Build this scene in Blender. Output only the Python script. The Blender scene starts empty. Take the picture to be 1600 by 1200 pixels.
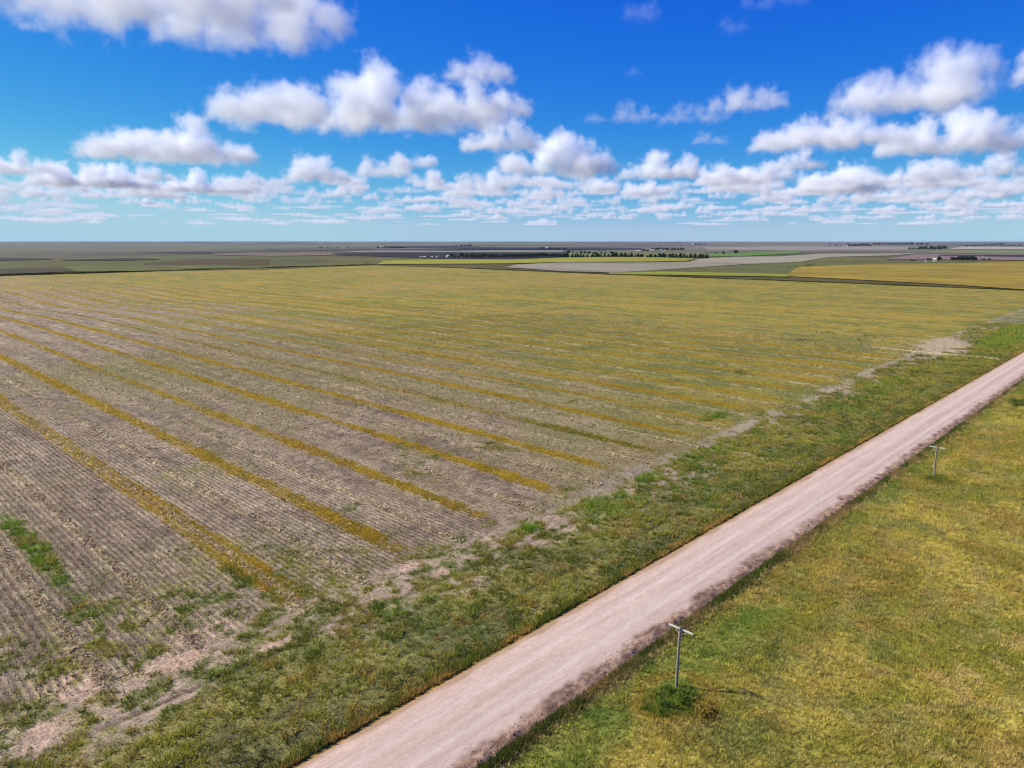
import bpy, math, random
import numpy as np
from mathutils import Vector, Matrix

sc = bpy.context.scene
COL = sc.collection
R = math.radians

# ------------------------------------------------------------------ camera, sky, sun, exposure
CAM_H, PITCH, FPX = 40.0, R(11.35), 1111.0
cam = bpy.data.objects.new('camera', bpy.data.cameras.new('camera'))
COL.objects.link(cam); sc.camera = cam
cam.location = (0, 0, CAM_H); cam.rotation_euler = (R(90) - PITCH, 0, 0)
cam.data.sensor_width = 36; cam.data.lens = 36 * FPX / 1600; cam.data.clip_start = 1; cam.data.clip_end = 2e5

SUN_EL = R(41); SUN_DIR = (-0.986, 0.169)            # horizontal direction towards the sun
w = bpy.data.worlds.new('World'); sc.world = w; w.use_nodes = True
nt = w.node_tree
sky = nt.nodes.new('ShaderNodeTexSky'); sky.sky_type = 'NISHITA'; sky.sun_disc = False
sky.sun_elevation = SUN_EL; sky.sun_rotation = math.atan2(SUN_DIR[0], SUN_DIR[1])
sky.altitude = 900; sky.air_density = 1.0; sky.dust_density = 0.0; sky.ozone_density = 4.0
BGS = .12                                            # deep, polarised-looking blue: one tone curve per channel over the whole sky
sp = nt.nodes.new('ShaderNodeSeparateColor'); cb = nt.nodes.new('ShaderNodeCombineColor'); nt.links.new(sky.outputs[0], sp.inputs[0])
for i, (gain, gam) in enumerate(((.57, 2.45), (.52, 1.36), (.56, .15))):
    k1, k2, k3 = (nt.nodes.new('ShaderNodeMath') for _ in range(3))
    k1.operation = 'MULTIPLY'; k2.operation = 'POWER'; k3.operation = 'MULTIPLY'
    k1.inputs[1].default_value = BGS; k2.inputs[1].default_value = gam; k3.inputs[1].default_value = gain / BGS
    nt.links.new(sp.outputs[i], k1.inputs[0]); nt.links.new(k1.outputs[0], k2.inputs[0]); nt.links.new(k2.outputs[0], k3.inputs[0])
    k4 = nt.nodes.new('ShaderNodeMath'); k4.operation = 'SMOOTH_MIN'; k4.inputs[1].default_value = (.275, .45, .60)[i] / BGS; k4.inputs[2].default_value = .06 / BGS
    nt.links.new(k3.outputs[0], k4.inputs[0]); nt.links.new(k4.outputs[0], cb.inputs[i])
bg = nt.nodes['Background']; bg.inputs[1].default_value = BGS
nt.links.new(cb.outputs[0], bg.inputs[0])

sun = bpy.data.lights.new('sun', 'SUN'); sun.energy = 4.8; sun.angle = R(0.5); sun.color = (1, .965, .82)
so = bpy.data.objects.new('sun', sun); COL.objects.link(so)
so.rotation_euler = Vector((SUN_DIR[0] * math.cos(SUN_EL), SUN_DIR[1] * math.cos(SUN_EL), math.sin(SUN_EL))).to_track_quat('Z', 'Y').to_euler()
so.location = (0, 0, 200)

sc.view_settings.view_transform = 'Standard'; sc.view_settings.look = 'None'
sc.view_settings.exposure = 0.5; sc.view_settings.gamma = 1.0
sc.render.engine = 'CYCLES'
sc.cycles.max_bounces = 13; sc.cycles.volume_bounces = 13
sc.cycles.diffuse_bounces = 2; sc.cycles.volume_step_rate = 4.5; sc.cycles.volume_max_steps = 256
sc.cycles.use_denoising = True; sc.cycles.filter_width = 1.15

# ------------------------------------------------------------------ maths helpers
RD = R(45.8); CS, SN = math.cos(RD), math.sin(RD)     # s runs along the road, t across it (towards the field)
def xy(s, t): return s * CS - t * SN, s * SN + t * CS
def st(x, y): return x * CS + y * SN, -x * SN + y * CS
def lin(v):
    v = np.asarray(v, float) / 255.
    return np.where(v <= .04045, v / 12.92, ((v + .055) / 1.055) ** 2.4)
def S(r, g, b): return lin((r, g, b)) * (.80, .765, .655)      # own colour of what shows as this tone in full daylight
def sst(a, b, x):
    u = np.clip((x - a) / (b - a), 0, 1); return u * u * (3 - 2 * u)
def vnoise(x, y, seed=0):
    x = np.asarray(x, float); y = np.asarray(y, float)
    xi = np.floor(x).astype(np.int64); yi = np.floor(y).astype(np.int64)
    fx, fy = x - xi, y - yi
    fx = fx * fx * (3 - 2 * fx); fy = fy * fy * (3 - 2 * fy)
    def h(a, b):
        n = (a * 374761393 + b * 668265263 + seed * 974634777) & 0xFFFFFFFF
        n = ((n ^ (n >> 13)) * 1274126177) & 0xFFFFFFFF
        n = ((n ^ (n >> 16)) * 2246822519) & 0xFFFFFFFF
        return ((n ^ (n >> 15)) & 0xFFFFFF) / float(0xFFFFFF)
    a, b, c, d = h(xi, yi), h(xi + 1, yi), h(xi, yi + 1), h(xi + 1, yi + 1)
    return (a * (1 - fx) + b * fx) * (1 - fy) + (c * (1 - fx) + d * fx) * fy
def fbm(x, y, size, octv=4, seed=0, rough=.55):
    r = 0; a = 1.; tot = 0.
    for i in range(octv):
        k = 2.03 ** i / size
        r = r + a * vnoise(x * k + 17.3 * i, y * k - 9.1 * i, seed + i); tot += a; a *= rough
    return r / tot
def mix(a, b, f):
    f = np.asarray(f)[..., None]; return a * (1 - f) + b * f

def height(x, y):
    x = np.asarray(x, float); y = np.asarray(y, float)
    r = np.hypot(x, y); s, t = st(x, y)
    z = sst(200, 800, r) * 2.2 * (fbm(x, y, 420, 2, 5) - .5)
    z = z - 2.6 * np.exp(-((t - 545) / 75) ** 2) * np.exp(-((s - 120) / 170) ** 2)
    z = z + sst(1300, 4500, r) * 9 * (fbm(x, y, 1500, 3, 11) - .5)
    z = z + sst(7000, 26000, r) * (20 + 44 * (fbm(x, y, 7000, 3, 23) - .5))
    return z

def at(u, v, zoff=0.):
    """point of the land seen in the direction of photograph pixel (u, v)"""
    x = (u - 800) / FPX; y = (600 - v) / FPX
    d = np.array([x, math.cos(PITCH) + y * math.sin(PITCH), -math.sin(PITCH) + y * math.cos(PITCH)])
    ts = np.geomspace(40, 60000, 1500)
    px, py, pz = d[0] * ts, d[1] * ts, CAM_H + d[2] * ts
    g = pz - height(px, py)
    i = int(np.argmax(g < 0)) if (g < 0).any() else len(ts) - 1
    i = max(i, 1)
    a = g[i - 1] / (g[i - 1] - g[i]) if g[i] < 0 else 1
    q = ts[i - 1] + (ts[i] - ts[i - 1]) * a
    X, Y = d[0] * q, d[1] * q
    return float(X), float(Y), float(height(X, Y)) + zoff
def project(x, y, z):
    dy = y; dz = z - CAM_H
    depth = dy * math.cos(PITCH) - dz * math.sin(PITCH)
    up = dy * math.sin(PITCH) + dz * math.cos(PITCH)
    return 800 + FPX * x / depth, 600 - FPX * up / depth, depth
def in_view(x, y, m=140):
    u, v, d = project(x, y, np.zeros_like(x))
    return (d > 5) & (u > -m) & (u < 1600 + m) & (v < 1200 + m)

# ------------------------------------------------------------------ material helpers
def new_mat(name):
    m = bpy.data.materials.new(name); m.use_nodes = True
    p = m.node_tree.nodes['Principled BSDF']
    p.inputs['Roughness'].default_value = .9
    p.inputs['Specular IOR Level'].default_value = .15
    return m, m.node_tree.nodes.new, m.node_tree.links.new, p
def fine_mat(name, detail=(.35, 1.6, 7.), amt=(.35, .3, .3), bump=.3, rows=0., col=None, stretch=(1, 1, 1), bdist=.15):
    """colour attribute (or a flat colour) broken up by three sizes of noise, optional stubble rows, with relief"""
    m, N, L, p = new_mat(name)
    if col is None:
        src = N('ShaderNodeAttribute'); src.attribute_name = 'Col'; c = src.outputs['Color']
    else:
        src = N('ShaderNodeRGB'); src.outputs[0].default_value = (*col, 1); c = src.outputs[0]
    tc = N('ShaderNodeTexCoord'); mp = N('ShaderNodeMapping'); mp.inputs['Rotation'].default_value = (0, 0, -RD)
    L(tc.outputs['Object'], mp.inputs['Vector'])
    mp2 = N('ShaderNodeMapping'); mp2.inputs['Scale'].default_value = stretch; L(mp.outputs[0], mp2.inputs[0])
    fac = None; heights = []
    for sz, a in zip(detail, amt):
        n = N('ShaderNodeTexNoise'); n.inputs['Scale'].default_value = 1 / sz; n.inputs['Detail'].default_value = 3
        n.inputs['Roughness'].default_value = .6
        L(mp2.outputs[0], n.inputs['Vector'])
        r = N('ShaderNodeMapRange'); r.inputs[1].default_value = .3; r.inputs[2].default_value = .7
        r.inputs[3].default_value = 1 - a; r.inputs[4].default_value = 1 + a
        L(n.outputs[0], r.inputs[0]); heights.append(n.outputs[0])
        if fac is None: fac = r.outputs[0]
        else:
            k = N('ShaderNodeMath'); k.operation = 'MULTIPLY'; L(fac, k.inputs[0]); L(r.outputs[0], k.inputs[1]); fac = k.outputs[0]
    hgt = heights[0]
    if rows:
        sp = N('ShaderNodeSeparateXYZ'); L(mp.outputs[0], sp.inputs[0])
        q = N('ShaderNodeMath'); q.operation = 'MULTIPLY_ADD'; L(heights[1], q.inputs[0]); q.inputs[1].default_value = .5; L(sp.outputs[0], q.inputs[2])
        k = N('ShaderNodeMath'); k.operation = 'MULTIPLY'; L(q.outputs[0], k.inputs[0]); k.inputs[1].default_value = 2 * math.pi / .76
        sn = N('ShaderNodeMath'); sn.operation = 'SINE'; L(k.outputs[0], sn.inputs[0])
        r = N('ShaderNodeMapRange'); r.inputs[1].default_value = -1; r.inputs[2].default_value = 1
        r.inputs[3].default_value = 1 - rows; r.inputs[4].default_value = 1 + rows; L(sn.outputs[0], r.inputs[0])
        k2 = N('ShaderNodeMath'); k2.operation = 'MULTIPLY'; L(fac, k2.inputs[0]); L(r.outputs[0], k2.inputs[1]); fac = k2.outputs[0]
        k3 = N('ShaderNodeMath'); k3.operation = 'MULTIPLY_ADD'; L(sn.outputs[0], k3.inputs[0]); k3.inputs[1].default_value = .25; L(hgt, k3.inputs[2]); hgt = k3.outputs[0]
    v = N('ShaderNodeVectorMath'); v.operation = 'SCALE'; L(c, v.inputs[0]); L(fac, v.inputs['Scale'])
    L(v.outputs[0], p.inputs['Base Color'])
    if bump:
        b = N('ShaderNodeBump'); b.inputs['Strength'].default_value = bump; b.inputs['Distance'].default_value = bdist
        L(hgt, b.inputs['Height']); L(b.outputs[0], p.inputs['Normal'])
    return m
def blade_mat(name):
    m, N, L, p = new_mat(name)
    a = N('ShaderNodeAttribute'); a.attribute_name = 'Col'; L(a.outputs['Color'], p.inputs['Base Color'])
    tr = N('ShaderNodeBsdfTranslucent'); L(a.outputs['Color'], tr.inputs['Color'])
    mx = N('ShaderNodeMixShader'); mx.inputs[0].default_value = .3
    L(p.outputs[0], mx.inputs[1]); L(tr.outputs[0], mx.inputs[2])
    L(mx.outputs[0], m.node_tree.nodes['Material Output'].inputs['Surface'])
    return m
def plain_mat(name, col, rough=.8, noise=.15, size=.3, spec=.2, stretch=(1, 1, 1)):
    m, N, L, p = new_mat(name); p.inputs['Roughness'].default_value = rough; p.inputs['Specular IOR Level'].default_value = spec
    tc = N('ShaderNodeTexCoord'); mp = N('ShaderNodeMapping'); mp.inputs['Scale'].default_value = stretch; L(tc.outputs['Object'], mp.inputs[0])
    n = N('ShaderNodeTexNoise'); n.inputs['Scale'].default_value = 1 / size; n.inputs['Detail'].default_value = 4; L(mp.outputs[0], n.inputs['Vector'])
    r = N('ShaderNodeMapRange'); r.inputs[1].default_value = .3; r.inputs[2].default_value = .7
    r.inputs[3].default_value = 1 - noise; r.inputs[4].default_value = 1 + noise; L(n.outputs[0], r.inputs[0])
    v = N('ShaderNodeVectorMath'); v.operation = 'SCALE'; v.inputs[0].default_value = tuple(col); L(r.outputs[0], v.inputs['Scale'])
    L(v.outputs[0], p.inputs['Base Color'])
    return m

# ------------------------------------------------------------------ mesh helpers
def mesh(name, V, F, mat, cols=None, smooth=False):
    V = np.asarray(V, np.float32); F = np.asarray(F, np.int32)
    me = bpy.data.meshes.new(name)
    me.vertices.add(len(V)); me.vertices.foreach_set('co', V.ravel())
    k = F.shape[1]
    me.loops.add(F.size); me.loops.foreach_set('vertex_index', F.ravel())
    me.polygons.add(len(F)); me.polygons.foreach_set('loop_start', np.arange(len(F), dtype=np.int32) * k)
    if smooth: me.polygons.foreach_set('use_smooth', np.ones(len(F), bool))
    me.update(calc_edges=True)
    if cols is not None:
        a = me.attributes.new('Col', 'FLOAT_COLOR', 'POINT')
        c = np.ones((len(V), 4), np.float32); c[:, :3] = cols; a.data.foreach_set('color', c.ravel())
    if mat: me.materials.append(mat)
    return me
def link(name, me, parent=None, loc=None):
    o = bpy.data.objects.new(name, me); COL.objects.link(o)
    if parent: o.parent = parent
    if loc: o.location = loc
    return o
def tag(o, label=None, cat=None, group=None, kind=None):
    for k, v in (('label', label), ('category', cat), ('group', group), ('kind', kind)):
        if v: o[k] = v
    return o
def grid_faces(nu, nv):
    i = np.arange(nu - 1)[:, None] * nv + np.arange(nv - 1)[None, :]
    return np.stack([i, i + nv, i + nv + 1, i + 1], -1).reshape(-1, 4)
def axis(*segs):
    """(start, step), ... (end,): spacing changes linearly between the breakpoints"""
    out = [segs[0][0]]
    k = 0
    while out[-1] < segs[-1][0]:
        while k < len(segs) - 2 and out[-1] >= segs[k + 1][0]: k += 1
        a, b = segs[k], segs[k + 1]
        f = (out[-1] - a[0]) / (b[0] - a[0])
        stp = a[1] + (b[1] - a[1]) * f if len(b) > 1 else a[1]
        out.append(out[-1] + stp)
    out[-1] = segs[-1][0]
    return np.array(out)

# ------------------------------------------------------------------ what grows where (colours of the land itself)
GOLD = [36.0, 52.4, 68.2, 84.0, 99.6, 114.6, 129.6, 145.2, 160.8, 176.4, 192., 207.6, 223.2, 238.8, 254.4, 270.]
GOLD += [285.6 + 15.6 * i for i in range(28)]
STRAW = [15.8, 24.4] + [44.2 + 15.7 * i for i in range(43)]
rs = np.random.default_rng(3)
GSTR = np.clip(rs.uniform(.55, 1., len(GOLD)), 0, 1); GSTR[:5] = (.8, 1, .85, 1, 1); GSTR[5] = .45; GSTR[6] = .95
GEND = 70.5 + .034 * np.clip(np.array(GOLD) - 85, 0, 300) + rs.uniform(-1, 2, len(GOLD)); GEND[0] = 69; GEND[1] = 72
def wander(c, t): return c + .9 * (fbm(t * 0 + c, t, 60, 2, 41) - .5) + .35 * (fbm(t * 0 + c * 3, t, 6, 2, 43) - .5)
def strip_mask(s, t):
    m = np.zeros_like(s)
    for c, g, e in zip(GOLD, GSTR, GEND):
        k = np.abs(s - c) < 3.5
        if not k.any(): continue
        ss, tt = s[k], t[k]
        d = np.abs(ss - wander(c, tt))
        ed = 1.3 + 1.5 * (fbm(ss, tt, 1.8, 3, 51) - .5) + 1.3 * (fbm(tt * 0 + c * 7, tt, 28, 3, 52) - .5)
        f = 1 - sst(ed - .45, ed + .6, d)
        f = f * sst(e - 2, e + 9, tt + 9 * (fbm(ss, tt, 2, 3, 53) - .5)) * g * (.25 + 1.2 * fbm(ss * .4 + c * 5, tt, 16, 3, 54))
        m[k] = np.maximum(m[k], np.clip(f, 0, 1))
    return m
def straw_mask(s, t):
    m = np.zeros_like(s)
    for i, c in enumerate(STRAW + GOLD[:1]):
        k = np.abs(s - c) < 2
        if not k.any(): continue
        d = np.abs(s[k] - wander(c, t[k]))
        f = 1 - sst(.35, 1.0, d + .5 * (fbm(s[k], t[k], 1.3, 2, 61) - .5))
        f = f * sst(66, 72, t[k]) * (.3 + 1.1 * fbm(s[k], t[k], 9, 2, 62)) * (1.25 if i < 3 else .9)
        m[k] = np.maximum(m[k], np.clip(f, 0, 1))
    return m
BARE = [(22, 67.5, 4.5, 3), (26, 70, 3.5, 2), (50.5, 67.4, 2.8, 1.6), (9.5, 64, 3.5, 2.2), (4, 67, 4, 3), (14, 70, 2.2, 3), (52.5, 63, 1.2, .8), (30, 62.8, 2.5, .9)]
LUSH = [(70, 64.6, 3.2, 1.6, 1.), (84, 62, 9, 5, .6), (99, 65, 7, 2.5, .6), (19.0, 106, 1.5, 22, .9), (118, 64, 14, 3, .5), (149, 78, 7, 2.6, .8), (345, 57, 32, 7, .9), (44, 60, 5, 2, .5), (390, 60, 40, 7, .8), (114.6, 92, 1.6, 22, .5), (200, 62, 40, 5, .4)]
def spots(lst, s, t, seed):
    m = np.zeros_like(s)
    for q in lst:
        d = np.hypot((s - q[0]) / q[2], (t - q[1]) / q[3]) + .5 * (fbm(s, t, .7, 2, seed + 9) - .5)
        f = (1 - sst(.45, 1.25, d + .9 * (fbm(s, t, 2.2, 3, seed) - .5))) * (q[4] if len(q) > 4 else 1)
        m = np.maximum(m, f)
    return m
def field_edge(s): return 68.2 - 1.5 * sst(60, 85, s) + .034 * np.clip(s - 85, 0, 300) + 2.4 * (fbm(s, s * 0, 14, 3, 71) - .5)
def entrance(s, t):
    q = np.exp(-((s - 312) / 28) ** 2 - ((t - 72 - .12 * (s - 312)) / 9) ** 2)
    a = sst(.28, .62, q + .9 * (fbm(s, t * 1.5, 7, 3, 103) - .5))
    b = (1 - sst(.9, 2.0, np.abs(s - 292 + .03 * (t - 60)))) * sst(47.5, 49, t) * (1 - sst(84, 96, t))
    return a, b
def green_amount(s, t):
    """how weedy the ground left of the road is, 0..1"""
    e = field_edge(s)
    n = fbm(s, t, 3.2, 4, 81); nb = fbm(s, t, 14, 3, 82)
    nf = fbm(s, t, 1.1, 3, 86)
    verge = 1 - sst(55, 60, t + 5 * (nb - .5))
    head = (1 - sst(e - 2, e + 5, t)) * sst(.46, .60, n * .36 + nf * .40 + nb * .24 + .10 * (1 - sst(56, 70, t)) + .09 * sst(60, 140, s) + .03 * (1 - sst(40, 80, s)))
    field = .75 * sst(.60, .74, n * .5 + nb * .5) * (1 - .5 * sst(90, 240, t)) + .95 * (1 - sst(76, 100, t + 18 * (nb - .5))) * sst(.40, .56, .45 * n + .55 * nf) * (1 - sst(30, 62, s))
    g = np.maximum(np.maximum(verge, head), field)
    g = np.maximum(g, spots(LUSH, s, t, 83))
    g = g * (1 - .6 * (1 - sst(.8, 2.6, np.abs(t - e - .4))) * sst(72, 84, s) * (1 - .6 * sst(300, 420, s)) * sst(.36, .6, fbm(s, t, 6, 4, 97)))
    g = g * (1 - .9 * np.maximum(*entrance(s, t)))
    return np.clip(g * (1 - .9 * spots(BARE, s, t, 84) * sst(.38, .5, fbm(s, t, 1.8, 3, 85))), 0, 1)
def color_left(s, t):
    n1 = fbm(s, t, 60, 3, 91); n2 = fbm(s, t, 9, 3, 92); n3 = fbm(s, t, 1.4, 3, 93); na = fbm(s * 3.0, t * .18, 4, 3, 94)
    e = field_edge(s)
    c = mix(S(120, 103, 85), S(176, 158, 134), np.clip(.5 + 1.5 * (n3 - .5) + 1.4 * (na - .5) + .8 * (n2 - .5), 0, 1))
    c = mix(c, S(146, 130, 98), .5 * sst(.4, .7, n2))
    ol = np.clip(.2 + (s - 75) / 140 * .8 + (t - 420) / 500 * .25 * sst(150, 330, s) - .35 * sst(250, 420, t) * (1 - sst(160, 360, s)) + (n1 - .5) * 1.2 + (n2 - .5) * .6, 0, .95)
    ol = ol * sst(.1, .6, .35 + n3)
    c = mix(c, mix(S(146, 138, 46), S(118, 122, 44), sst(.4, .62, n2)), ol)
    c = mix(c, S(174, 146, 54), .6 * sst(.50, .70, fbm(s * 2.2, t * .35, 26, 3, 95)) * sst(80, 200, s))
    c = mix(c, S(176, 146, 92), .30 * sst(.5, .75, fbm(s * .6, t, 110, 3, 96)) * sst(250, 500, t))
    c = mix(c, mix(S(186, 150, 46), S(164, 140, 48), n2), np.minimum(1, (.95 + .25 * sst(250, 500, t)) * strip_mask(s, t)))
    # a cross pass where the strips turn
    c = mix(c, S(172, 140, 48), .8 * (1 - sst(1.0, 2.6, np.abs(t - 583 - .06 * (s - 110)))) * (1 - sst(180, 260, s)))
    c = mix(c, mix(S(118, 100, 84), S(200, 184, 150), sst(.35, .6, n3)), .8 * straw_mask(s, t))
    # headland soil
    c = mix(c, mix(S(158, 140, 120), S(182, 160, 142), n3), (1 - sst(e - 3, e + 3, t)))
    g = green_amount(s, t)
    gc = mix(S(98, 102, 46), S(132, 130, 54), sst(.35, .65, fbm(s, t, 7, 3, 98)))
    gc = mix(gc, S(98, 112, 46), .8 * sst(.52, .7, fbm(s, t, 11, 3, 99)))
    gc = mix(gc, S(98, 128, 40), .7 * spots(LUSH, s, t, 83))
    c = mix(c, gc, .85 * g)
    c = mix(c, mix(S(152, 138, 124), S(186, 172, 150), sst(90, 170, s)), .7 * (1 - sst(.8, 2.6, np.abs(t - e - .4))) * sst(72, 84, s) * (1 - .6 * sst(300, 420, s)) * sst(.36, .6, fbm(s, t, 6, 4, 97)))
    c = mix(c, S(198, 168, 146), .8 * spots(BARE, s, t, 84) * sst(.3, .6, fbm(s, t, 1.8, 3, 85)))
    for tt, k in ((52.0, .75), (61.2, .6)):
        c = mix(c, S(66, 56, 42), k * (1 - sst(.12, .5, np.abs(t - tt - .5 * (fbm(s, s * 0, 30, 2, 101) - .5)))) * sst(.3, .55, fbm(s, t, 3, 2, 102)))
    # entrance to the field: pale worn ground
    ea, eb = entrance(s, t)
    c = mix(c, S(190, 172, 140), .8 * ea)
    c = mix(c, S(214, 196, 148), .95 * eb)
    c = mix(c, S(168, 128, 60), .8 * (1 - sst(45.3, 46.3, t + .8 * (fbm(s, t, 2, 2, 104) - .5))))
    return c
def color_right(s, t):
    a = fbm(s, t, 7, 4, 111); b = fbm(s, t, 13, 4, 112); d = fbm(s, t, 2.2, 3, 113); e = fbm(s, t, 4.5, 3, 114)
    c = mix(S(140, 136, 58), S(174, 158, 78), sst(.36, .64, a))
    c = mix(c, S(188, 164, 104), .7 * sst(.52, .70, d))
    c = mix(c, S(116, 122, 54), .55 * sst(.52, .70, b + .6 * (d - .5)))
    c = mix(c, S(146, 126, 62), .5 * sst(.48, .66, fbm(s, t, 8, 4, 118)))
    c = mix(c, S(124, 130, 76), .4 * sst(.58, .70, e + .4 * (d - .5)))
    c = mix(c, S(162, 134, 70), .4 * sst(.62, .74, fbm(s, t, 3, 3, 115)))
    c = mix(c, S(96, 100, 44), .5 * sst(.6, .7, fbm(s, t, 1.1, 3, 117)))
    near = sst(27, 31, t + 5 * (b - .5)) * (1 - sst(58, 78, s + 40 * (a - .5)))
    c = mix(c, mix(S(102, 124, 50), S(136, 140, 62), sst(.4, .65, d)), .85 * near)
    far = sst(29, 33, t + 4 * (b - .5)) * sst(90, 110, s) * sst(.4, .6, a)
    c = mix(c, S(104, 124, 48), .6 * far)
    ring = np.hypot((s - 51) / 3.4, (t - 29.4) / 2.6) + .5 * (d - .5)
    c = mix(c, S(164, 132, 62), .5 * np.exp(-((ring - 1.15) / .3) ** 2))
    c = mix(c, S(186, 158, 108), .8 * (1 - sst(.25, .8, np.abs(t - 34.6 - .5 * (fbm(s, s * 0, 5, 2, 116) - .5)))))
    return c
def color_far(x, y):
    r = np.hypot(x, y); s, t = st(x, y)
    n = fbm(x * .6, y * .35, 260, 4, 121); m = fbm(x, y * .5, 900, 3, 122); k = fbm(x * .5, y * .2, 2500, 3, 123)
    olive = mix(S(88, 86, 42), S(112, 106, 52), sst(.35, .65, n))
    olive = mix(olive, S(86, 94, 38), .8 * sst(.5, .65, m))
    olive = mix(olive, S(90, 74, 40), .8 * sst(.55, .7, fbm(x, y * .6, 420, 3, 124)))
    grey = mix(S(92, 90, 78), S(120, 114, 100), sst(.35, .65, m))
    grey = mix(grey, S(74, 74, 62), .75 * sst(.56, .68, fbm(x * .35, y, 1100, 4, 125)))
    grey = mix(grey, S(106, 110, 84), .7 * sst(.5, .65, k))
    c = mix(olive, grey, sst(1700, 3400, r + 900 * (m - .5)))
    near = mix(S(134, 126, 52), S(165, 140, 62), n)
    return mix(c, near, (1 - sst(30, 45, t)) * (1 - sst(600, 1500, r)))

# ------------------------------------------------------------------ the land
A = np.concatenate([np.arange(-58, 58.01, .25), np.arange(62, 302, 4.)])
RR = np.concatenate([[0.], np.geomspace(6, 62000, 400)])
ang, rad = np.meshgrid(np.radians(A), RR, indexing='ij')
gx, gy = np.sin(ang) * rad, np.cos(ang) * rad
gs, gt = st(gx, gy)
inside = np.minimum(np.minimum(gs + 90, 720 - gs), np.minimum(gt + 80, 1030 - gt))
gz = height(gx, gy) - .15 - .7 * sst(2, 26, inside)
V = np.stack([gx, gy, gz], -1).reshape(-1, 3)
F = grid_faces(len(A), len(RR))
n = len(RR); wrap = np.stack([(len(A) - 1) * n + np.arange(n - 1), np.arange(n - 1), np.arange(1, n), (len(A) - 1) * n + np.arange(1, n)], -1)
F = np.concatenate([F, wrap])[:, ::-1]
M_ground = fine_mat('open_land', (3, 14, 90), (.2, .2, .2), 0)
tag(link('ground', mesh('ground', V, F, M_ground, color_far(gx, gy).reshape(-1, 3), True)), kind='structure')

def sheet(name, sa, ta, colf, mat, zf=None):
    s, t = np.meshgrid(sa, ta, indexing='ij'); x, y = xy(s, t)
    z = height(x, y)
    if zf is not None: z = z + zf(s, t)
    V = np.stack([x, y, z], -1).reshape(-1, 3)
    return tag(link(name, mesh(name, V, grid_faces(len(sa), len(ta)), mat, colf(s.ravel(), t.ravel()), True)), kind='structure')
M_field = fine_mat('stubble_ground', (.22, .8, 4.), (.5, .36, .12), .9, rows=.2, stretch=(1.5, .6, 1))
M_verge = fine_mat('weedy_ground', (.2, .7, 4.), (.5, .42, .15), .9)
M_past = fine_mat('pasture_ground', (.25, .9, 5.), (.35, .3, .15), .7)
def z_field(s, t): return .42 * straw_mask(s, t) * (fbm(s, t, .9, 2, 131) - .15) + .06 * (fbm(s, t, 1.7, 2, 132) - .5) * (1 - sst(150, 400, t))
def z_verge(s, t):
    ditch = -.35 * np.exp(-((t - 47.5) / 1.3) ** 2)
    return ditch + .18 * (fbm(s, t, 1.6, 3, 133) - .5) * sst(45, 47, t) - .14 * np.exp(-((t - 52) / .3) ** 2) - .12 * np.exp(-((t - 61.2) / .3) ** 2)
def z_past(s, t): return .22 * (fbm(s, t, 2.2, 3, 134) - .5) * (1 - sst(33, 35, t)) - .3 * np.exp(-((t - 32) / 2.2) ** 2)
T0 = 68.0
s_ax = axis((-90, 12), (-12, .8), (180, .8), (300, 1.3), (720,))
tag(sheet('stubble_field', s_ax, axis((T0, .75), (200, .9), (420, 3.), (1030, 7.), (1030.01,)), color_left, M_field, z_field))
sheet('road_verge', axis((-90, 12), (-12, .7), (160, .7), (330, 1.3), (720, 6.), (720.01,)), axis((45.4, .45), (T0, .6), (T0 + .001,))[:], color_left, M_verge, z_verge)
sheet('pasture', axis((-90, 12), (0, .6), (150, .6), (330, 1.5), (720, 8), (720.01,)), axis((-80, 10), (-10, .8), (35.0, .5), (35.01,)), color_right, M_past, z_past)

# ---- gravel road with wheel tracks, ragged edges and a graded berm on the pasture side
def color_road(s, t):
    c0 = 41.0
    u = t - c0
    n = .6 * fbm(s * .03, t * 2.4, 1., 3, 141) + .4 * fbm(s * .12, t * 5., 1., 2, 147); k = fbm(s, t, 1.2, 3, 142); b = fbm(s, t, 20, 3, 143)
    c = mix(S(198, 172, 161), S(211, 190, 179), sst(.25, .75, n))
    track = np.exp(-((np.abs(u + .2) - 1.55) / .42) ** 2)
    c = mix(c, S(217, 200, 191), .6 * track)
    c = mix(c, S(188, 162, 150), .45 * np.exp(-((u + .2) / .35) ** 2) * sst(.3, .6, b))
    c = mix(c, S(180, 156, 152), .7 * np.exp(-((u + 2.55) / .16) ** 2) * sst(.35, .5, fbm(s, t * 0, 25, 2, 144)))
    c = mix(c, S(206, 180, 164), .5 * sst(2.4, 3.6, u))
    berm = 1 - sst(36.6, 37.7, t + 1.8 * (fbm(s, t, 3, 3, 145) - .5) + .6 * (fbm(s, t, .6, 2, 148) - .5))
    c = mix(c, mix(S(108, 84, 72), S(170, 142, 124), sst(.35, .65, .5 * k + .5 * fbm(s, t, .45, 2, 149))), .97 * berm)
    c = mix(c, S(160, 128, 92), .75 * sst(44.6, 45.3, t + 1.0 * (fbm(s, t, 3, 3, 146) - .5)))
    return c
def z_road(s, t):
    u = t - 41.0
    z = .16 - .013 * u * u * .6
    z = z - .03 * np.exp(-((np.abs(u + .2) - 1.55) / .45) ** 2)
    bk = np.exp(-((t - 36.0 - .5 * (fbm(s, s * 0, 9, 2, 151) - .5)) / .65) ** 2)
    z = z + bk * (.06 + .75 * np.clip(fbm(s, t, 1.0, 3, 152) - .36, 0, 1)) * (.4 + 1.3 * fbm(s, s * 0, 6, 2, 153))
    z = z + .05 * (fbm(s, t, .5, 2, 154) - .5) * (1 - sst(36.8, 38, t))
    edge = np.minimum(t - 34.8, 46.3 - t)
    return z - .5 * (1 - sst(0, .7, edge))
M_road = fine_mat('gravel', (.12, .5, 3.), (.16, .09, .06), .4, stretch=(.45, 1.5, 1), bdist=.05)
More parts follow.
